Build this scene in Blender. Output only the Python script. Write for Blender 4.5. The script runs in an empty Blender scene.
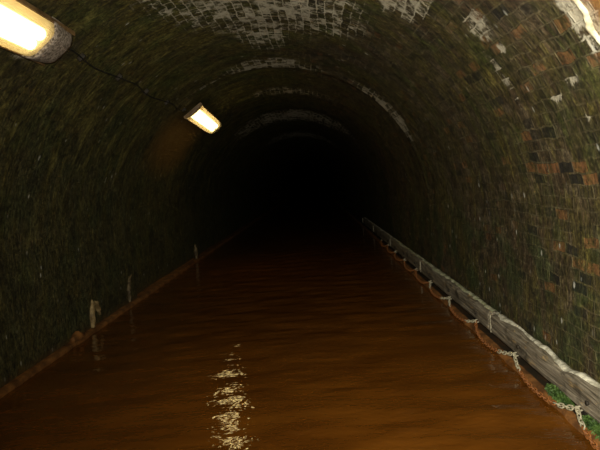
import bpy, bmesh, math, random
from mathutils import Vector, Matrix, noise
random.seed(7)
sc = bpy.context.scene
COL = sc.collection
PI = math.pi
H = 1.55                                   # eye height over the water
CX, CZ, R0 = -0.54, 1.04, 2.15             # centre of the arch, near radius
YR = [(-4.0, 8.0, 2.15), (8.0, 30.0, 2.235), (30.0, 60.0, 2.235)]

# ------------------------------------------------------------------ helpers
def link(o, parent=None):
    COL.objects.link(o)
    if parent: o.parent = parent
    return o
def obj(name, bm, mat, parent=None, smooth=True):
    me = bpy.data.meshes.new(name)
    bm.to_mesh(me); bm.free()
    for p in me.polygons: p.use_smooth = smooth
    for m in (mat if isinstance(mat, (list, tuple)) else [mat]): me.materials.append(m)
    return link(bpy.data.objects.new(name, me), parent)
def tag(o, label, cat, group=None):
    o['label'] = label; o['category'] = cat
    if group: o['group'] = group
    return o
def thing(name, label, cat, loc=(0, 0, 0), group=None):
    o = bpy.data.objects.new(name, None); link(o); o.location = loc
    o.empty_display_size = .1
    return tag(o, label, cat, group)
def box(bm, x0, x1, y0, y1, z0, z1):
    v = [bm.verts.new((x, y, z)) for x in (x0, x1) for y in (y0, y1) for z in (z0, z1)]
    for f in ((0, 1, 3, 2), (4, 6, 7, 5), (0, 4, 5, 1), (2, 3, 7, 6), (0, 2, 6, 4), (1, 5, 7, 3)):
        bm.faces.new([v[i] for i in f])
    return v
def tube(bm, pts, r, n=8, closed=False, rad=None):
    pts = [Vector(p) for p in pts]
    rings = []
    N = len(pts)
    for i, p in enumerate(pts):
        a = pts[(i - 1) % N] if (closed or i) else p
        b = pts[(i + 1) % N] if (closed or i < N - 1) else p
        t = (b - a).normalized()
        up = Vector((0, 0, 1)) if abs(t.z) < .9 else Vector((1, 0, 0))
        if closed: up = Vector((0, 0, 1))
        s = t.cross(up).normalized(); w = s.cross(t)
        rr = rad[i] if rad else r
        rings.append([bm.verts.new(p + (s * math.cos(2 * PI * k / n) + w * math.sin(2 * PI * k / n)) * rr) for k in range(n)])
    for i in range(N if closed else N - 1):
        A, B = rings[i], rings[(i + 1) % N]
        for k in range(n): bm.faces.new((A[k], A[(k + 1) % n], B[(k + 1) % n], B[k]))
    if not closed:
        bm.faces.new(rings[0][::-1]); bm.faces.new(rings[-1])
def fbm(x, y, z, s, o=3):
    return noise.fractal(Vector((x * s, y * s, z * s)), 1.0, 2.0, o)

# ------------------------------------------------------------------ materials
class NT:
    def __init__(s, name):
        s.m = bpy.data.materials.new(name); s.m.use_nodes = True
        s.t = s.m.node_tree; s.b = s.t.nodes['Principled BSDF']; s.out = s.t.nodes['Material Output']
    def n(s, typ, **kw):
        nd = s.t.nodes.new(typ)
        for k, v in kw.items(): setattr(nd, k, v)
        return nd
    def set(s, inp, v):
        if hasattr(v, 'is_output') or isinstance(v, bpy.types.NodeSocket): s.t.links.new(v, inp)
        elif isinstance(v, tuple) and len(v) == 3 and inp.type == 'RGBA': inp.default_value = (*v, 1)
        else: inp.default_value = v
    def math(s, op, a, b=0.0, c=None, clamp=False):
        nd = s.n('ShaderNodeMath', operation=op, use_clamp=clamp)
        s.set(nd.inputs[0], a); s.set(nd.inputs[1], b)
        if c is not None: s.set(nd.inputs[2], c)
        return nd.outputs[0]
    def mix(s, f, a, b, blend='MIX'):
        nd = s.n('ShaderNodeMix', data_type='RGBA', blend_type=blend)
        s.set(nd.inputs[0], f); s.set(nd.inputs[6], a); s.set(nd.inputs[7], b)
        return nd.outputs[2]
    def noise(s, vec, scale, detail=4, rough=.55, dist=0.0):
        nd = s.n('ShaderNodeTexNoise')
        s.set(nd.inputs['Vector'], vec); nd.inputs['Scale'].default_value = scale
        nd.inputs['Detail'].default_value = detail; nd.inputs['Roughness'].default_value = rough
        nd.inputs['Distortion'].default_value = dist
        return nd.outputs['Fac']
    def map(s, vec, scale=(1, 1, 1), loc=(0, 0, 0)):
        nd = s.n('ShaderNodeMapping'); s.set(nd.inputs[0], vec)
        nd.inputs['Scale'].default_value = scale; nd.inputs['Location'].default_value = loc
        return nd.outputs[0]
    def ramp(s, f, stops, interp='LINEAR'):
        nd = s.n('ShaderNodeValToRGB'); s.set(nd.inputs[0], f)
        r = nd.color_ramp; r.interpolation = interp
        while len(r.elements) < len(stops): r.elements.new(.5)
        for e, (p, c) in zip(r.elements, stops):
            e.position = p; e.color = (*c, 1) if isinstance(c, tuple) else (c, c, c, 1)
        return nd.outputs[0]
    def sstep(s, v, a, b):
        nd = s.n('ShaderNodeMapRange', interpolation_type='SMOOTHSTEP')
        s.set(nd.inputs[0], v); nd.inputs[1].default_value = a; nd.inputs[2].default_value = b
        return nd.outputs[0]
    def bump(s, h, strength=.5, dist=.01, normal=None):
        nd = s.n('ShaderNodeBump'); s.set(nd.inputs['Height'], h)
        nd.inputs['Strength'].default_value = strength; nd.inputs['Distance'].default_value = dist
        if normal is not None: s.set(nd.inputs['Normal'], normal)
        return nd.outputs[0]
    def obj(s): return s.n('ShaderNodeTexCoord').outputs['Object']
    def done(s, col=None, rough=None, normal=None, spec=None, metal=None):
        if col is not None: s.set(s.b.inputs['Base Color'], col)
        if rough is not None: s.set(s.b.inputs['Roughness'], rough)
        if normal is not None: s.set(s.b.inputs['Normal'], normal)
        if spec is not None: s.set(s.b.inputs['Specular IOR Level'], spec)
        if metal is not None: s.set(s.b.inputs['Metallic'], metal)
        return s.m

def mat_brick():
    k = NT('wet_mossy_brick')
    uvn = k.n('ShaderNodeUVMap', uv_map='tunnel').outputs[0]
    sep = k.n('ShaderNodeSeparateXYZ'); k.set(sep.inputs[0], uvn)
    Y, U = sep.outputs[0], sep.outputs[1]
    P = k.obj()
    # slightly wandering courses
    w1 = k.math('ADD', k.math('MULTIPLY', k.math('SUBTRACT', k.noise(P, 1.3, 2), .5), .08), k.math('MULTIPLY', k.math('SUBTRACT', k.noise(P, 9, 2), .5), .035))
    cmb = k.n('ShaderNodeCombineXYZ')
    k.set(cmb.inputs[0], k.math('ADD', Y, w1)); k.set(cmb.inputs[1], k.math('ADD', U, w1))
    br = k.n('ShaderNodeTexBrick', offset=.5, offset_frequency=2)
    k.set(br.inputs['Vector'], cmb.outputs[0])
    br.inputs['Color1'].default_value = (0, 0, 0, 1); br.inputs['Color2'].default_value = (1, 1, 1, 1)
    br.inputs['Mortar'].default_value = (.5, .5, .5, 1)
    br.inputs['Scale'].default_value = 1; br.inputs['Mortar Size'].default_value = .008
    br.inputs['Mortar Smooth'].default_value = .6; br.inputs['Bias'].default_value = 0
    br.inputs['Brick Width'].default_value = .18; br.inputs['Row Height'].default_value = .077
    rnd, mort = br.outputs['Color'], br.outputs['Fac']
    blotch0 = k.noise(P, 2.7, 5, .65)
    nzb = k.noise(P, 14, 5, .7)
    bcol = k.ramp(rnd, [(0, (.012, .013, .016)), (.14, (.06, .034, .02)), (.30, (.10, .062, .036)), (.44, (.075, .05, .028)),
                        (.58, (.13, .09, .055)), (.70, (.05, .042, .024)), (.82, (.16, .12, .08)), (.93, (.22, .085, .032))], 'CONSTANT')
    fine = k.noise(P, 22, 5, .65)
    bcol = k.mix(.45, bcol, (.075, .055, .030))
    fn2 = k.noise(k.map(uvn, (38, 14, 1)), 1, 5, .7)
    bcol = k.mix(k.sstep(fn2, .35, .7), bcol, (.022, .018, .011))
    bcol = k.mix(k.math('MULTIPLY', k.sstep(fine, .56, .72), .7), bcol, (.16, .125, .08))
    base = k.mix(k.math('MULTIPLY', k.math('MULTIPLY', mort, .75), k.sstep(blotch0, .40, .62)), bcol, (.095, .08, .05))
    # moss and slime running down the arch
    st = k.map(uvn, (9.0, 1.3, 1)); streak = k.noise(st, 1.0, 5, .6, .4)
    st2 = k.map(uvn, (26.0, 4.0, 1)); streak2 = k.noise(st2, 1.0, 4, .6, .2)
    blotch = k.noise(P, 1.1, 5, .6)
    mv = k.math('ADD', k.math('ADD', k.math('MULTIPLY', streak, .55), k.math('MULTIPLY', blotch, .55)), k.math('MULTIPLY', streak2, .35))
    left = k.sstep(U, 1.2, -1.0)
    mv = k.math('ADD', mv, k.math('MULTIPLY', left, .16))
    moss = k.sstep(mv, .60, .88)
    mcol = k.mix(k.sstep(streak2, .35, .7), (.045, .038, .010), (.165, .138, .030))
    mcol = k.mix(k.sstep(k.noise(P, 2.3, 4), .45, .65), mcol, (.060, .072, .016))
    grit = k.noise(k.map(uvn, (34, 16, 1)), 1, 6, .75, .3)
    mcol = k.mix(k.sstep(grit, .46, .66), mcol, (.013, .012, .006))
    mcol = k.mix(k.math('MULTIPLY', k.sstep(grit, .44, .30), .7), mcol, (.20, .175, .07))
    base = k.mix(k.math('MULTIPLY', moss, .80), base, mcol)
    # black green slime on the low left wall
    slime = k.math('MULTIPLY', k.sstep(U, -1.0, -2.9), k.sstep(k.noise(st, .9, 4), .2, .6))
    base = k.mix(k.math('MULTIPLY', slime, .6), base, k.mix(k.sstep(grit, .35, .65), (.062, .066, .038), (.018, .022, .013)))
    green = k.math('MULTIPLY', k.sstep(U, 3.0, 3.6), k.sstep(k.noise(P, 2.6, 5), .47, .62))
    base = k.mix(k.math('MULTIPLY', green, .6), base, (.030, .048, .016))
    soot = k.sstep(k.math('ADD', k.math('MULTIPLY', k.noise(P, 3.1, 6, .7), .55), k.math('MULTIPLY', streak2, .45)), .49, .62)
    base = k.mix(k.math('MULTIPLY', soot, .72), base, (.014, .012, .009))
    # broad runs of algae down the left side
    runs = k.noise(k.map(uvn, (5.0, 1.5, 1)), 1, 6, .66, 1.0)
    lft = k.math('MULTIPLY', k.sstep(U, .6, -.8), k.math('ADD', .25, k.math('MULTIPLY', k.sstep(U, -3.4, -2.2), .75)))
    base = k.mix(k.math('MULTIPLY', k.math('MULTIPLY', k.sstep(runs, .50, .68), lft), .65), base, (.160, .140, .040))
    base = k.mix(k.math('MULTIPLY', k.math('MULTIPLY', k.sstep(runs, .45, .33), lft), .6), base, (.016, .017, .012))
    # pitted, gritty face
    g1 = k.noise(P, 30, 6, .78); g2 = k.noise(k.map(uvn, (16, 7, 1)), 1, 6, .75, .6)
    grain = k.math('ADD', k.math('MULTIPLY', g1, .55), k.math('MULTIPLY', g2, .45))
    gm = k.ramp(grain, [(.36, .30), (.47, .80), (.56, 1.5), (.66, 3.0)])
    base = k.mix(1.0, base, gm, 'MULTIPLY')
    rgt = k.math('MULTIPLY', k.sstep(U, 1.2, 2.2), k.sstep(Y, 5.5, 3.2))
    jl = k.math('MULTIPLY', k.math('MULTIPLY', mort, rgt), k.sstep(blotch0, .36, .58))
    base = k.mix(k.math('MULTIPLY', jl, .18), base, (.21, .16, .09))
    dk = k.math('MULTIPLY', k.math('LESS_THAN', rnd, .08), k.sstep(mort, .6, .1))
    base = k.mix(k.math('MULTIPLY', k.math('MULTIPLY', dk, rgt), .6), base, (.010, .011, .013))
    ob = k.math('MULTIPLY', k.math('GREATER_THAN', rnd, .90), k.math('MULTIPLY', rgt, k.sstep(nzb, .4, .6)))
    base = k.mix(k.math('MULTIPLY', ob, .55), base, (.26, .12, .05))
    # brown glow of the farther lamp, painted into the wall colour beside it
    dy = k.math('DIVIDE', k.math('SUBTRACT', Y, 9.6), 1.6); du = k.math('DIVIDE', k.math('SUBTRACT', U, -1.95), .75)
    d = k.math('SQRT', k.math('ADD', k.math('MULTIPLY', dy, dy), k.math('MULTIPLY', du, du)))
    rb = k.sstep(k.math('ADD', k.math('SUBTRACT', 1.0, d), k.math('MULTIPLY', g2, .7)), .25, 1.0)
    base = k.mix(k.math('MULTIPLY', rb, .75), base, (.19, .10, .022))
    # lime efflorescence: patches with a place of their own
    nz = k.noise(P, 5, 6, .68); nz2 = k.noise(P, 16, 5, .7)
    tot = None
    for (py, pu, ry, ru, s) in [(5.1, .25, 1.3, 1.05, 1.0), (4.7, -.45, .55, .45, .75), (6.2, .1, .9, .35, .75), (4.05, 1.42, .45, .16, 1.0),
                                (3.6, 1.84, .20, .15, .8), (4.3, 1.25, .3, .1, .9), (7.9, .1, .55, .85, 1.0), (7.85, 1.8, .5, .75, 1.0), (3.82, 2.21, .08, .28, .8),
                                (2.6, 2.15, .18, .36, 1.0), (3.3, 2.47, .10, .05, .8), (3.05, 2.40, .09, .05, .8), (3.02, 2.62, .08, .05, .8), (3.55, 2.05, .06, .05, .8),
                                (14.6, .1, 1.5, 1.9, 1.15), (20.5, .1, 1.5, 1.6, .9), (8.0, -1.0, .12, .6, .45), (10.6, .2, .5, 1.1, .45),
                                (4.0, -1.6, .16, .1, .7)]:
        dy = k.math('DIVIDE', k.math('SUBTRACT', Y, py), ry); du = k.math('DIVIDE', k.math('SUBTRACT', U, pu), ru)
        d = k.math('SQRT', k.math('ADD', k.math('MULTIPLY', dy, dy), k.math('MULTIPLY', du, du)))
        v = k.math('MULTIPLY', k.math('SUBTRACT', 1.0, d, clamp=True), s)
        tot = v if tot is None else k.math('MAXIMUM', tot, v)
    pm = k.math('MULTIPLY', k.math('POWER', tot, .7), .72)
    pm = k.math('ADD', pm, k.math('MULTIPLY', k.math('SUBTRACT', nz, .48), 2.2))
    pm = k.math('ADD', pm, k.math('MULTIPLY', k.math('SUBTRACT', nz2, .5), 1.7))
    pm = k.math('ADD', pm, k.math('MULTIPLY', mort, .34))
    pm = k.math('ADD', pm, k.math('MULTIPLY', k.math('SUBTRACT', rnd, .5), .5))
    pm = k.math('MULTIPLY', k.sstep(pm, .38, .80), k.sstep(tot, .02, .25))
    lime = k.mix(nz2, (.33, .29, .21), (.60, .55, .45))
    base = k.mix(k.math('MULTIPLY', pm, .9), base, lime)
    # rust seep beside the joint high on the right
    dy = k.math('DIVIDE', k.math('SUBTRACT', Y, 2.25), .38); du = k.math('DIVIDE', k.math('SUBTRACT', U, 2.3), .7)
    d = k.math('SQRT', k.math('ADD', k.math('MULTIPLY', dy, dy), k.math('MULTIPLY', du, du)))
    rs = k.sstep(k.math('ADD', k.math('SUBTRACT', 1.0, d), k.math('MULTIPLY', nz, .6)), .2, .7)
    base = k.mix(k.math('MULTIPLY', rs, .7), base, (.30, .13, .04))
    # specks of wet lime
    sp = k.n('ShaderNodeTexVoronoi', feature='F1'); k.set(sp.inputs['Vector'], k.map(uvn, (1, .6, 1))); sp.inputs['Scale'].default_value = 10
    spk = k.math('MULTIPLY', k.sstep(sp.outputs['Distance'], .17, .07), k.sstep(k.math('ADD', k.noise(P, 2.6, 3), k.math('MULTIPLY', k.sstep(U, 2.9, 3.4), .14)), .46, .60))
    sc2 = k.n('ShaderNodeSeparateColor'); k.set(sc2.inputs[0], sp.outputs['Color'])
    spk = k.math('MULTIPLY', spk, k.sstep(sc2.outputs[0], .45, .75))
    base = k.mix(k.math('MULTIPLY', spk, .8), base, (.50, .49, .44))
    # brown tide line just over the water
    sz = k.n('ShaderNodeSeparateXYZ'); k.set(sz.inputs[0], P)
    tide = k.sstep(k.math('ADD', sz.outputs[2], k.math('MULTIPLY', nz, .12)), .20, .06)
    base = k.mix(k.math('MULTIPLY', tide, .7), base, (.10, .045, .014))
    h = k.math('ADD', k.math('MULTIPLY', k.math('MULTIPLY', mort, k.sstep(blotch0, .40, .62)), -.4), k.math('MULTIPLY', fine, .9))
    h = k.math('ADD', h, k.math('MULTIPLY', grit, .7))
    h = k.math('ADD', h, k.math('MULTIPLY', rnd, .25))
    h = k.math('ADD', h, k.math('MULTIPLY', grain, 1.6))
    h = k.math('ADD', h, k.math('MULTIPLY', pm, .5))
    nrm = k.bump(h, .8, .018)
    ro = k.math('ADD', .42, k.math('MULTIPLY', nz, .4))
    return k.done(base, ro, nrm, .25)

def mat_water():
    k = NT('rust_brown_water')
    P = k.obj()
    c = k.mix(k.sstep(k.noise(k.map(P, (1.2, 2.6, 1)), 1, 4), .3, .7), (.082, .0265, .0028), (.130, .044, .0048))
    n1 = k.noise(k.map(P, (4.5, 10, 1)), 1, 2, .5, .3)
    n2 = k.noise(k.map(P, (17, 25, 1)), 1, 1, .5, .5)
    b = k.bump(n1, 1.0, .0048)
    b = k.bump(n2, 1.0, .0025, b)
    return k.done(c, .02, b, .3)

def mat_wood():
    k = NT('weathered_timber')
    P = k.obj()
    g = k.noise(k.map(P, (45, 2.2, 60)), 1, 5, .65, .6)
    g2 = k.noise(k.map(P, (18, 5, 22)), 1, 4, .6, .4)
    c = k.ramp(g, [(.30, (.04, .032, .024)), (.45, (.15, .125, .09)), (.58, (.26, .22, .17)), (.72, (.42, .37, .29))])
    c = k.mix(k.sstep(g2, .58, .72), c, (.40, .27, .12))
    c = k.mix(k.sstep(k.noise(P, 4, 4), .55, .7), c, (.05, .04, .028))
    return k.done(c, .7, k.bump(k.math('ADD', g, g2), .9, .012), .3)

def mat_noisy(name, c1, c2, scale, rough=.7, bstr=.6, bdist=.006, spec=.3, metal=0.0, lo=.35, hi=.65):
    k = NT(name); P = k.obj()
    nz = k.noise(P, scale, 6, .65)
    c = k.mix(k.sstep(nz, lo, hi), c1, c2)
    return k.done(c, rough, k.bump(nz, bstr, bdist), spec, metal)

def mat_lamp(name, col, strength):
    k = NT(name)
    k.done((.8, .75, .6), .5)
    k.set(k.b.inputs['Emission Color'], col); k.b.inputs['Emission Strength'].default_value = strength
    return k.m

def mat_diffuser():
    k = NT('ribbed_cream_diffuser')
    tr = k.n('ShaderNodeBsdfTransparent'); tr.inputs[0].default_value = (1, .95, .80, 1)
    tl = k.n('ShaderNodeBsdfTranslucent'); tl.inputs[0].default_value = (.92, .80, .48, 1)
    gl = k.n('ShaderNodeBsdfDiffuse'); gl.inputs[0].default_value = (.5, .42, .25, 1)
    m1 = k.n('ShaderNodeMixShader'); m1.inputs[0].default_value = .35
    k.t.links.new(tl.outputs[0], m1.inputs[1]); k.t.links.new(gl.outputs[0], m1.inputs[2])
    m2 = k.n('ShaderNodeMixShader'); m2.inputs[0].default_value = .5
    k.t.links.new(m1.outputs[0], m2.inputs[1]); k.t.links.new(tr.outputs[0], m2.inputs[2])
    k.t.links.new(m2.outputs[0], k.out.inputs[0])
    return k.m

M = dict(brick=mat_brick(), water=mat_water(), wood=mat_wood(),
    crust=mat_noisy('pale_lime_crust', (.26, .24, .18), (.72, .68, .57), 14, .8, .8, .01),
    mossy_crust=mat_noisy('greenish_lime_crust', (.20, .22, .11), (.56, .54, .40), 10, .8, .8, .01),
    calcite=mat_noisy('white_calcite', (.30, .25, .16), (.62, .56, .42), 12, .5, .8, .012),
    rustledge=mat_noisy('rust_stained_stone', (.085, .034, .009), (.25, .105, .028), 7, .75, .8, .012),
    ledge=mat_noisy('brown_wet_stone', (.02, .016, .010), (.07, .03, .010), 6, .6, .8, .012, lo=.4, hi=.75),
    chain=mat_noisy('dull_galvanised_iron', (.22, .19, .12), (.46, .42, .31), 30, .55, .4, .002, .5),
    rustchain=mat_noisy('wet_rusty_iron', (.10, .032, .008), (.34, .125, .032), 30, .6, .5, .003, .4),
    iron=mat_noisy('pale_corroded_iron', (.22, .19, .14), (.42, .38, .28), 25, .7, .5, .003),
    tray=mat_noisy('brown_painted_metal', (.09, .05, .02), (.26, .16, .07), 9, .5, .4, .003, .5),
    cap=mat_noisy('gritty_lime_caked_metal', (.10, .075, .055), (.52, .44, .38), 55, .7, 1.0, .012),
    tubes=mat_lamp('lit_fluorescent_tube', (1.0, .82, .44), 5.0),
    diffuser=mat_diffuser(),
    dulldrip=mat_noisy('dull_brown_lime', (.05, .035, .018), (.17, .125, .065), 10, .6, .8, .012),
    drip=mat_noisy('dull_cream_lime', (.13, .085, .035), (.40, .29, .14), 10, .6, .8, .012),
    cable=mat_noisy('black_cable_sheath', (.008, .008, .008), (.03, .028, .024), 20, .6, .3, .002),
    leaf=mat_noisy('green_moss_leaf', (.012, .030, .006), (.070, .125, .025), 9, .6, .3, .003),
    darkwood=mat_noisy('dark_wet_timber', (.012, .010, .007), (.04, .03, .02), 12, .7, .6, .006))

# ------------------------------------------------------------------ tunnel lining
UV_END = R0 * PI / 2 + CZ + .25            # goes a little below the water
def lining_point(y, u, R):
    a = R0 * PI / 2
    if abs(u) <= a:
        ph = u / R0
        dx, dz, bx, bz = math.sin(ph), math.cos(ph), CX, CZ
    else:
        dx, dz, bx, bz = math.copysign(1, u), 0.0, CX, CZ - (abs(u) - a)
    near = 1.0 if y < 16 else .4
    r = R + near * (.016 * noise.noise(Vector((dx * 2.2, y * 1.7, dz * 2.2 + bz))) + .009 * noise.noise(Vector((dx * 7, y * 6, dz * 7 + bz * 3))))
    # shallow ribs of lining built at different times
    r += .014 * math.sin(y * 2.1 + .6) * math.sin(y * .8) if y > 8.3 else 0
    return (bx + dx * r, y, bz + dz * r)
def lining(name, u0, u1):
    ys = []
    for a, b, R in YR:
        step = .05 if b <= 8 else (.08 if b < 20 else .4)
        n = max(2, int((b - a) / step))
        ys += [(a + (b - a) * i / n, R) for i in range(n + 1)]      # doubled at each step: makes the ring face
    nu = max(2, int(abs(u1 - u0) / .045))
    us = [u0 + (u1 - u0) * i / nu for i in range(nu + 1)]
    verts, uvs = [], []
    for y, R in ys:
        for u in us:
            verts.append(lining_point(y, u, R)); uvs.append((y, u))
    W = nu + 1
    faces = [(i * W + j, i * W + j + 1, (i + 1) * W + j + 1, (i + 1) * W + j) for i in range(len(ys) - 1) for j in range(nu)]
    me = bpy.data.meshes.new(name); me.from_pydata(verts, [], faces)
    uvl = me.uv_layers.new(name='tunnel')
    flat = [c for l in me.loops for c in uvs[l.vertex_index]]
    uvl.data.foreach_set('uv', flat)
    me.polygons.foreach_set('use_smooth', [True] * len(me.polygons))
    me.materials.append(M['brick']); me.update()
    # keep the ring steps crisp
    bm = bmesh.new(); bm.from_mesh(me)
    for e in bm.edges:
        if len(e.link_faces) == 2 and e.calc_face_angle(0) > .6: e.smooth = False
    bm.to_mesh(me); bm.free()
    o = link(bpy.data.objects.new(name, me)); o['kind'] = 'structure'
    return o
UW = R0 * math.radians(62)
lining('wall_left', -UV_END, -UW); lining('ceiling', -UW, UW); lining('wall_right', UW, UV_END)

# ------------------------------------------------------------------ water
def water():
    xs = [-2.95 + i * .05 for i in range(97)]
    ys, y = [], -3.9
    while y < 58: ys.append(y); y += .03 if 1.5 < y < 9 else (.08 if y < 16 else .5)
    waves = []
    for i in range(26):
        wl = random.uniform(.13, .55); an = random.gauss(PI / 2, .38)
        waves.append((2 * PI / wl * math.cos(an), 2 * PI / wl * math.sin(an), random.uniform(0, 6.28), .00062 * (wl / .3) ** .8))
    verts = []
    for y in ys:
        a = 1.0 if y < 16 else .0
        for x in xs:
            m = .55 + .9 * (noise.noise(Vector((x * .9, y * .7, 3))) + .35)
            verts.append((x, y, a * m * sum(A * math.sin(kx * x + ky * y + p) for kx, ky, p, A in waves) if a else 0))
    W = len(xs)
    faces = [(i * W + j, i * W + j + 1, (i + 1) * W + j + 1, (i + 1) * W + j) for i in range(len(ys) - 1) for j in range(W - 1)]
    me = bpy.data.meshes.new('floor'); me.from_pydata(verts, [], faces)
    me.polygons.foreach_set('use_smooth', [True] * len(me.polygons)); me.materials.append(M['water'])
    o = link(bpy.data.objects.new('floor', me)); o['kind'] = 'structure'
    o['label'] = 'rust brown rippled canal water filling the tunnel floor'
water()

# ------------------------------------------------------------------ kerbs along the water
def kerb(name, xin, xout, ztop, mats, seed, y1=58):
    bm = bmesh.new(); rings = []; y = -3.9
    s = 1 if xout > xin else -1
    while y < y1:
        j = .012 * noise.noise(Vector((y * 3.1, seed, 0))) + .010 * noise.noise(Vector((y * 11, seed, 4)))
        t = .010 * noise.noise(Vector((y * 4.3, seed, 9))) + .008 * noise.noise(Vector((y * 13, seed, 7)))
        prof = [(xin + j, -.15), (xin + j, ztop * .55 + t), (xin + s * .014 + j, ztop + t), (xin + s * .05, ztop + .004 + t * .6), (xout, ztop + .008)]
        rings.append([bm.verts.new((x, y, z)) for x, z in prof])
        y += .045 if y < 16 else .4
    for A, B in zip(rings, rings[1:]):
        for i in range(4):
            f = bm.faces.new((A[i], A[i + 1], B[i + 1], B[i])); f.material_index = 0 if i < 3 else len(mats) - 1
    o = obj(name, bm, mats); o['kind'] = 'structure'
    return o
kerb('trim_1', -2.62, -2.80, .040, [M['rustledge']], 1.0)
kerb('trim_2', 1.428, 1.75, .03, [M['rustledge'], M['ledge']], 5.0)

# ------------------------------------------------------------------ timber rubbing rail on the right
XF, XB, ZB, ZT = 1.488, 1.578, .078, .258
def beam(y0, y1, label, seed, crust, n_bearer=3):
    t = thing('timber_rail', label, 'rail', (0, y0, 0), 'timber rails bolted end to end along the right wall')
    L = y1 - y0
    bm = bmesh.new(); rings = []; n = int(L / .03)
    def top(y):       # worn upper edge
        v = -.016 * abs(fbm(0, y + seed, seed, 1.6, 4)) - .006 * noise.noise(Vector((y * 9, seed, 1)))
        if seed == 1:
            q = y0 + y
            if 3.55 < q < 3.95: v -= .034 * (3.95 - q) / .40
            elif 3.38 < q <= 3.55: v -= .034 * (q - 3.38) / .17
        return v
    for i in range(n + 1):
        y = L * i / n
        e = min(i, n - i); tap = .010 if e == 0 else 0
        d = lambda q: .006 * noise.noise(Vector((q * 3, (y + seed) * 5, seed))) + .004 * noise.noise(Vector((q * 9, (y + seed) * 2, seed)))
        zt = ZT + top(y)
        prof = [(XF + .012 + d(1) + tap, ZB + tap), (XF + d(2) + tap, ZB + .018), (XF - .004 + d(3) + tap, ZB + .045), (XF + .006 + d(4) + tap, ZB + .062), (XF + d(5) + tap, ZB + .09),
                (XF + d(6) + tap, zt - .026 - tap), (XF + .015 + d(7), zt - .004 - tap), (XF + .05, zt + d(8) - tap), (XB, zt + d(9) - tap), (XB, ZB + tap)]
        rings.append([bm.verts.new((x, y, z)) for x, z in prof])
    m = len(rings[0])
    for A, B in zip(rings, rings[1:]):
        for k in range(m): bm.faces.new((A[k], A[(k + 1) % m], B[(k + 1) % m], B[k]))
    bm.faces.new(rings[0][::-1]); bm.faces.new(rings[-1])
    obj('rail_body', bm, M['wood'], t)
    # pale crust on the worn top
    bm = bmesh.new(); rings = []
    for i in range(n + 1):
        y = L * i / n; zt = ZT + top(y)
        ed = .044 + .034 * fbm(2, y, seed + 3, 2.2, 4) + .008 * noise.noise(Vector((y * 14, seed, 2)))
        ed = max(.008, ed); th = .010 + .007 * noise.noise(Vector((y * 7, seed, 6)))
        xa = XF + ed
        prof = [(xa, zt - .006), (xa + .004, zt + th * .7), ((xa + XB) / 2, zt + th + .003), (XB - .004, zt + th * .9), (XB + .002, zt - .012)]
        rings.append([bm.verts.new((x, y, z)) for x, z in prof])
    for A, B in zip(rings, rings[1:]):
        for k in range(4): bm.faces.new((A[k], A[k + 1], B[k + 1], B[k]))
    c = obj('weathered_top', bm, M[crust], t); c['label'] = 'pale lime-crusted worn top of the rail'
    for j in range(n_bearer):
        yy = L * (j + .5) / n_bearer
        bm = bmesh.new(); box(bm, XF + .03, XB, yy - .06, yy + .06, .034, ZB + .004)
        bmesh.ops.bevel(bm, geom=bm.edges[:], offset=.005, segments=1, affect='EDGES')
        obj('bearer', bm, M['darkwood'], t)
    bm = bmesh.new(); box(bm, XF - .008, XF + .004, L - .035, L - .008, ZB + .012, ZT - .010)
    bmesh.ops.bevel(bm, geom=bm.edges[:], offset=.002, segments=1, affect='EDGES')
    e = obj('end_strap', bm, M['iron'], t); e['label'] = 'pale corroded iron strap at the end of the rail'
    for j in range(3):
        yy = L * (j + .35) / 3
        bm = bmesh.new(); bmesh.ops.create_cone(bm, cap_ends=True, segments=8, radius1=.016, radius2=.013, depth=.014,
            matrix=Matrix.Translation((XF - .006, yy, ZB + .085)) @ Matrix.Rotation(PI / 2, 4, 'Y'))
        obj('bolt', bm, M['darkwood'], t)
    return t
BEAMS = [(1.7, 4.99, 'nearest timber rail, running off the right edge, with broad white splintered top', 1, 'crust'),
         (5.03, 8.30, 'second timber rail from the camera, grey with a thin pale top and iron end strap', 2, 'mossy_crust'),
         (8.34, 11.6, 'third timber rail from the camera, dim grey, above the small looping chains', 3, 'mossy_crust'),
         (11.64, 14.9, 'fourth timber rail from the camera, barely lit, deep in the tunnel', 4, 'crust'),
         (14.94, 18.2, 'farthest timber rail, lost in the dark past the others', 5, 'crust')]
for b in BEAMS: beam(*b)

# ------------------------------------------------------------------ chain festooned under the rail
def link_mesh(name, mat, seg=18, n=7):
    bm = bmesh.new(); pts = []
    L, Wd = .029, .0135
    for i in range(seg):
        a = 2 * PI * i / seg
        x, y = math.cos(a), math.sin(a)
        pts.append((Wd * x, y * Wd + math.copysign(L - Wd, y) * min(1, abs(y) * 3), 0))
    tube(bm, pts, .0046, n, True)
    me = bpy.data.meshes.new(name); bm.to_mesh(me); bm.free()
    for p in me.polygons: p.use_smooth = True
    me.materials.append(mat)
    return me
LINK = {'pale': link_mesh('link', M['chain']), 'rust': link_mesh('rusty_link', M['rustchain'])}
YA = [2.2, 3.28, 4.33, 5.38, 6.45, 7.5, 8.55, 9.65, 10.75, 11.85, 12.95]
SW = ['loop of chain nearest the camera, leaving the photo at the bottom right corner',
      'big rusty loop of chain below the green moss under the nearest rail',
      'second loop of chain from the moss, hung under the far end of the nearest rail',
      'loop of chain just beyond the rail joint, under the second rail',
      'loop of chain under the middle of the second rail',
      'loop of chain under the far end of the second rail',
      'small loop of chain under the near end of the third rail',
      'small dim loop of chain under the middle of the third rail',
      'tiny dark loop of chain under the far end of the third rail',
      'tiny loop of chain nearly lost in the dark, last but one',
      'farthest tiny loop of chain, lost in the dark']
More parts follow.
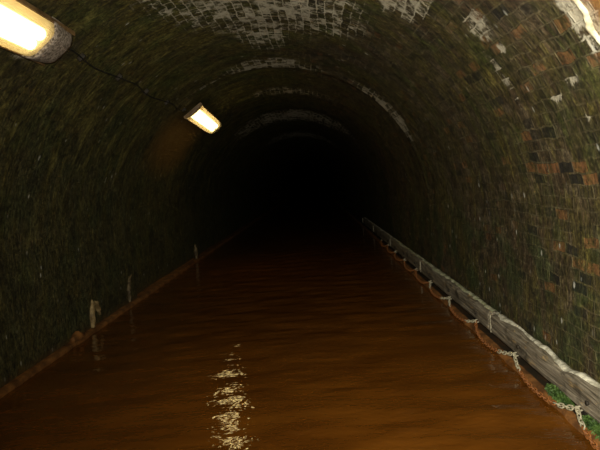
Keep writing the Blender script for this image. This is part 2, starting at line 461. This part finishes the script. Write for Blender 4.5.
def swag(y0, y1, label, i):
    z0 = .090; dip = .018
    t = thing('hanging_chain', label, 'chain', (1.470, y0, z0), 'loops of chain hanging along the timber rails')
    a, b = (y0, y1)
    n = 80; pts = []
    drift = random.uniform(-.06, .06)
    for k in range(n + 1):
        s = k / n
        q = (s + drift * math.sin(PI * s))
        w = 1 - abs(2 * q - 1) ** 2.4
        pts.append(Vector((1.470 - .062 * w, a + (b - a) * s, z0 - (z0 - dip) * w)))
    # walk along by arc length
    acc, out, step, need = 0.0, [], .0445, .0222
    for p, q in zip(pts, pts[1:]):
        d = (q - p).length
        while acc + d >= need:
            f = (need - acc) / d; out.append((p.lerp(q, f), (q - p).normalized())); need += step
        acc += d
    o0 = Vector((1.470, y0, z0))
    for j, (p, tg) in enumerate(out):
        kind = 'rust' if (p.z < .040 and j > 4) or (i % 3 == 2 and j > len(out) * .5) or i > 4 and p.z < .075 else 'pale'
        o = bpy.data.objects.new('rusty_link' if kind == 'rust' else 'link', LINK[kind]); link(o, t)
        if kind == 'rust': o['label'] = 'orange rusted link'
        tw = (PI / 2 if j % 2 else 0) + .6 + random.uniform(-.15, .15)
        m = tg.to_track_quat('Y', 'Z').to_matrix().to_4x4() @ Matrix.Rotation(tw, 4, 'Y')
        o.matrix_basis = Matrix.Translation(p - o0) @ m
    bm = bmesh.new()
    tube(bm, [(.045, 0, .012), (.014, 0, .012), (-.006, 0, .010), (-.014, 0, -.002), (-.006, 0, -.014), (.014, 0, -.016), (.03, 0, -.012)], .006, 7)
    obj('staple', bm, M['iron'], t)
for i in range(len(YA) - 1): swag(YA[i], YA[i + 1], SW[i], i)

# ------------------------------------------------------------------ moss under the rail
def moss(x, y, z, sx, sy, sz, n, label):
    bm = bmesh.new()
    bmesh.ops.create_icosphere(bm, subdivisions=2, radius=1)
    for v in bm.verts:
        v.co = Vector((v.co.x * sx, v.co.y * sy, v.co.z * sz)) * (.75 + .25 * noise.noise(v.co * 2 + Vector((y, 0, 0))))
    for i in range(n):
        a = random.uniform(0, 2 * PI); c = random.uniform(-.9, 1)
        r = math.sqrt(1 - c * c)
        nn = Vector((r * math.cos(a), r * math.sin(a), c))
        p = Vector((nn.x * sx, nn.y * sy, nn.z * sz)) * .8
        d = (Vector((nn.x / sx, nn.y / sy, nn.z / sz)).normalized() + Vector((random.gauss(0, .5), random.gauss(0, .5), random.gauss(-.1, .4)))).normalized()
        s = d.cross(Vector((random.gauss(0, 1), random.gauss(0, 1), random.gauss(0, 1)))).normalized()
        l = random.uniform(.010, .030); w = l * .22
        q = p + d * l * .5 ; e = p + d * l + Vector((0, 0, -.005))
        v = [bm.verts.new(p), bm.verts.new(q + s * w), bm.verts.new(e), bm.verts.new(q - s * w)]
        bm.faces.new((v[0], v[1], v[2])); bm.faces.new((v[0], v[2], v[3]))
    o = obj('moss_clump', bm, M['leaf'], smooth=False); o.location = (x, y, z)
    return tag(o, label, 'moss', 'moss clumps under the nearest rail')
moss(1.478, 3.54, .062, .028, .21, .036, 700, 'bright green moss clump between the nearest rail and the big rusty chain loop')
moss(1.478, 3.08, .060, .028, .16, .036, 420, 'green moss clump in the bottom right corner behind the nearest chain loop')

# ------------------------------------------------------------------ lamps high on the left
LA = math.radians(38.2)
def lamp(y0, y1, rad, label, caps, LA=LA, yaw=0.0):
    nrm = Vector((math.sin(LA), 0, -math.cos(LA)))
    base = Vector((CX, 0, CZ)) + Vector((-math.sin(LA), 0, math.cos(LA))) * rad
    t = thing('tunnel_lamp', label, 'lamp', (base.x, y0, base.z), 'lamps along the upper left of the vault')
    t.rotation_euler = (Matrix.Rotation(PI - LA, 3, 'Y') @ Matrix.Rotation(math.radians(yaw), 3, 'Z')).to_euler()
    L = y1 - y0
    # local: x across, y along, z out into the tunnel
    bm = bmesh.new(); prof = [(-.175, 0), (-.180, .030), (-.165, .052), (-.157, .052), (-.157, .012), (.157, .012), (.157, .052), (.165, .052), (.180, .030), (.175, 0)]
    A = [bm.verts.new((x, 0, z)) for x, z in prof]; B = [bm.verts.new((x, L, z)) for x, z in prof]
    m = len(prof)
    for k in range(m): bm.faces.new((A[k], B[k], B[(k + 1) % m], A[(k + 1) % m]))
    bm.faces.new(A); bm.faces.new(B[::-1])
    obj('housing', bm, M['tray'], t, smooth=False)
    # ribbed bowl
    bm = bmesh.new(); prof = []
    N = 46
    for k in range(N + 1):
        s = k / N * 2 - 1
        x = .155 * s; z = .05 + .062 * (1 - abs(s) ** 5) + (.0022 if k % 2 else 0)
        prof.append((x, z))
    A = [bm.verts.new((x, .02, z)) for x, z in prof]; B = [bm.verts.new((x, L - (.30 if caps == 'far' else .02), z)) for x, z in prof]
    for k in range(N): bm.faces.new((A[k], B[k], B[k + 1], A[k + 1]))
    bm.faces.new(A); bm.faces.new(B[::-1])
    obj('diffuser', bm, M['diffuser'], t, smooth=False)
    ya, yb = (.06, L - .40) if caps == 'far' else (.06, L - .22)
    for x in (-.046, .046):
        bm = bmesh.new(); tube(bm, [(x, ya, .066), (x, yb, .064)], .047, 12)
        obj('lit_tube', bm, M['tubes'], t)
    for end in ((0, 1) if caps == 'both' else ((1,) if caps == 'far' else (0,))):
        bm = bmesh.new(); ln = .34 if end else .035; rings = []
        for i in range(9):
            ring = []
            for k in range(25):
                s = k / 24 * 2 - 1
                f = 1 - .10 * (i / 8) ** 2
                g = .006 * noise.noise(Vector((s * 9, i * .9, end * 5 + 1)))
                ring.append(bm.verts.new((.183 * s * f, (L - ln + ln * i / 8 + g) if end else (ln - ln * i / 8 - g),
                    .004 + (.122 * (1 if end else .5) * (1 - abs(s) ** 4) + .008) * (1 - .35 * (i / 8) ** 2) + abs(g) * 1.5)))
            rings.append(ring)
        for P_, Q in zip(rings, rings[1:]):
            for k in range(24): bm.faces.new((P_[k], P_[k + 1], Q[k + 1], Q[k]))
        bm.faces.new(rings[-1]); bm.faces.new(rings[0][::-1])
        c = obj('end_cap', bm, M['cap'] if caps == 'far' else M['tray'], t)
        c['label'] = 'gritty lime-caked end cap' if caps == 'far' else 'brown corroded end cap'
    return t
lamp(2.1, 4.27, 2.135, 'large glaring ribbed lamp at the top left corner of the photo', 'far', math.radians(38.7))
lamp(8.85, 11.05, 2.185, 'smaller lit lamp deeper in the tunnel, left of the dark arch', 'near', math.radians(36.2), -2)

# cable between the two lamps
t = thing('power_cable', 'thin black cable strung along the vault between the two lamps', 'cable', (0, 0, 0))
bm = bmesh.new(); pts = []
for i in range(70):
    y = 4.10 + (9.4 - 4.10) * i / 69
    R = (2.12 if y < 8.0 else 2.195) - .010
    an = LA + .012 * math.sin(y * 4) + .010 * noise.noise(Vector((y * 2, 0, 0)))
    pts.append((CX - math.sin(an) * R, y, CZ + math.cos(an) * R))
tube(bm, pts, .0065, 7); obj('sheath', bm, M['cable'], t)
for y in (4.7, 5.6, 6.5, 7.4, 8.6):
    R = 2.135 if y < 8 else 2.21
    bm = bmesh.new(); box(bm, -.035, .035, -.012, .012, -.014, .03)
    bmesh.ops.bevel(bm, geom=bm.edges[:], offset=.003, segments=1, affect='EDGES')
    o = obj('cable_clip', bm, M['darkwood'], t); o.location = (CX - math.sin(LA) * R, y, CZ + math.cos(LA) * R); o.rotation_euler = (0, PI - LA, 0)

# ------------------------------------------------------------------ mineral growths on the lining
def growth(name, pts, rads, mat, label, cat, seed, group=None, squash=None):
    bm = bmesh.new(); P = []; Rr = []
    for (a, ra), (b, rb) in zip(zip(pts, rads), list(zip(pts, rads))[1:]):
        for k in range(7):
            P.append(Vector(a).lerp(Vector(b), k / 7)); Rr.append(ra + (rb - ra) * k / 7)
    P.append(Vector(pts[-1])); Rr.append(rads[-1])
    tube(bm, P, .02, 12, False, Rr)
    mean = Vector(pts[0])
    for v in bm.verts:
        q = v.co * 18
        v.co += Vector((noise.noise(q + Vector((seed, 0, 0))), noise.noise(q + Vector((0, seed, 0))), noise.noise(q + Vector((0, 0, seed))))) * .014
    for v in bm.verts: v.co -= mean
    o = obj(name, bm, mat); o.location = mean
    return tag(o, label, cat, group)
LG = 'lime drips on the low left wall'
XL = -2.675
t = thing('lime_drip', 'tall forked white lime drip on the low left wall, nearest the camera', 'mineral deposit', (XL, 6.4, .05), LG)
def kid(name, pts, rads, mat, parent, seed):
    o = growth(name, pts, rads, mat, 'x', 'x', seed); del o['label']; del o['category']
    o.parent = parent; o.location = Vector(o.location) - parent.location
kid('trunk', [(XL, 6.33, .05), (XL, 6.32, .18), (XL, 6.36, .30), (XL - .01, 6.38, .36)], [.036, .045, .03, .012], M['drip'], t, 1)
kid('branch', [(XL, 6.38, .31), (XL, 6.47, .30), (XL, 6.53, .20), (XL, 6.55, .14)], [.02, .032, .028, .012], M['drip'], t, 2)
growth('lime_drip', [(XL, 7.63, .06), (XL, 7.62, .20), (XL, 7.7, .36), (XL, 7.8, .42)], [.02, .03, .026, .01], M['dulldrip'], 'thin dull lime drip on the left wall, just past the forked white one', 'mineral deposit', 3, LG)
growth('lime_drip', [(XL, 12.06, .05), (XL, 12.05, .22), (XL, 12.04, .36)], [.03, .045, .02], M['dulldrip'], 'faint lime drip far down the left wall near the dark', 'mineral deposit', 4, LG)
growth('rust_lump', [(XL + .02, 5.72, .055), (XL + .02, 5.85, .075), (XL + .02, 5.98, .055)], [.03, .055, .03], M['rustledge'], 'orange lump of rust on the left kerb before the white drip', 'mineral deposit', 6)
# flowstone down the joint high on the right
pts, rads = [], []
for i in range(12):
    u = 1.93 + .55 * i / 11; ph = u / R0
    pts.append((CX + math.sin(ph) * 2.145, 2.60 + .02 * math.sin(i * 1.3), CZ + math.cos(ph) * 2.145)); rads.append(.006 + .013 * math.sin(PI * (i + .6) / 12.2))
growth('flowstone', pts, rads, M['calcite'], 'thick white flowstone streak beside rust stain, top right corner of the photo', 'mineral deposit', 8)

# ------------------------------------------------------------------ camera
f = 560.0
cam = bpy.data.cameras.new('camera'); co = link(bpy.data.objects.new('camera', cam))
cam.sensor_fit = 'HORIZONTAL'; cam.sensor_width = 36; cam.lens = 36 * f / 600; cam.clip_start = .02
F = Vector((14, 44, -f)).normalized(); th = math.radians(4)
up = Vector((-math.sin(th), math.cos(th), 0)); up = (up - F * up.dot(F)).normalized(); rt = F.cross(up)
co.matrix_world = Matrix.Translation((0, 0, H)) @ Matrix((rt, F, up)).to_4x4()
sc.camera = co

# ------------------------------------------------------------------ light: the camera's own flash; the lamps glow by themselves
fl = bpy.data.lights.new('flash', 'SPOT'); fo = link(bpy.data.objects.new('flash', fl))
fl.energy = 1200; fl.color = (1.0, .95, .76); fl.spot_size = math.radians(140); fl.spot_blend = 1.0; fl.shadow_soft_size = .04
fo.location = (.10, -.02, H + .12)
fo.rotation_euler = (Vector((1.75, 3.6, 1.9)) - Vector(fo.location)).to_track_quat('-Z', 'Y').to_euler()
w = bpy.data.worlds.new('dark'); sc.world = w; w.use_nodes = True
w.node_tree.nodes['Background'].inputs[0].default_value = (0, 0, 0, 1)
sc.view_settings.view_transform = 'Standard'; sc.view_settings.look = 'None'
sc.view_settings.exposure = 0; sc.view_settings.gamma = 1; sc.view_settings.use_curve_mapping = False
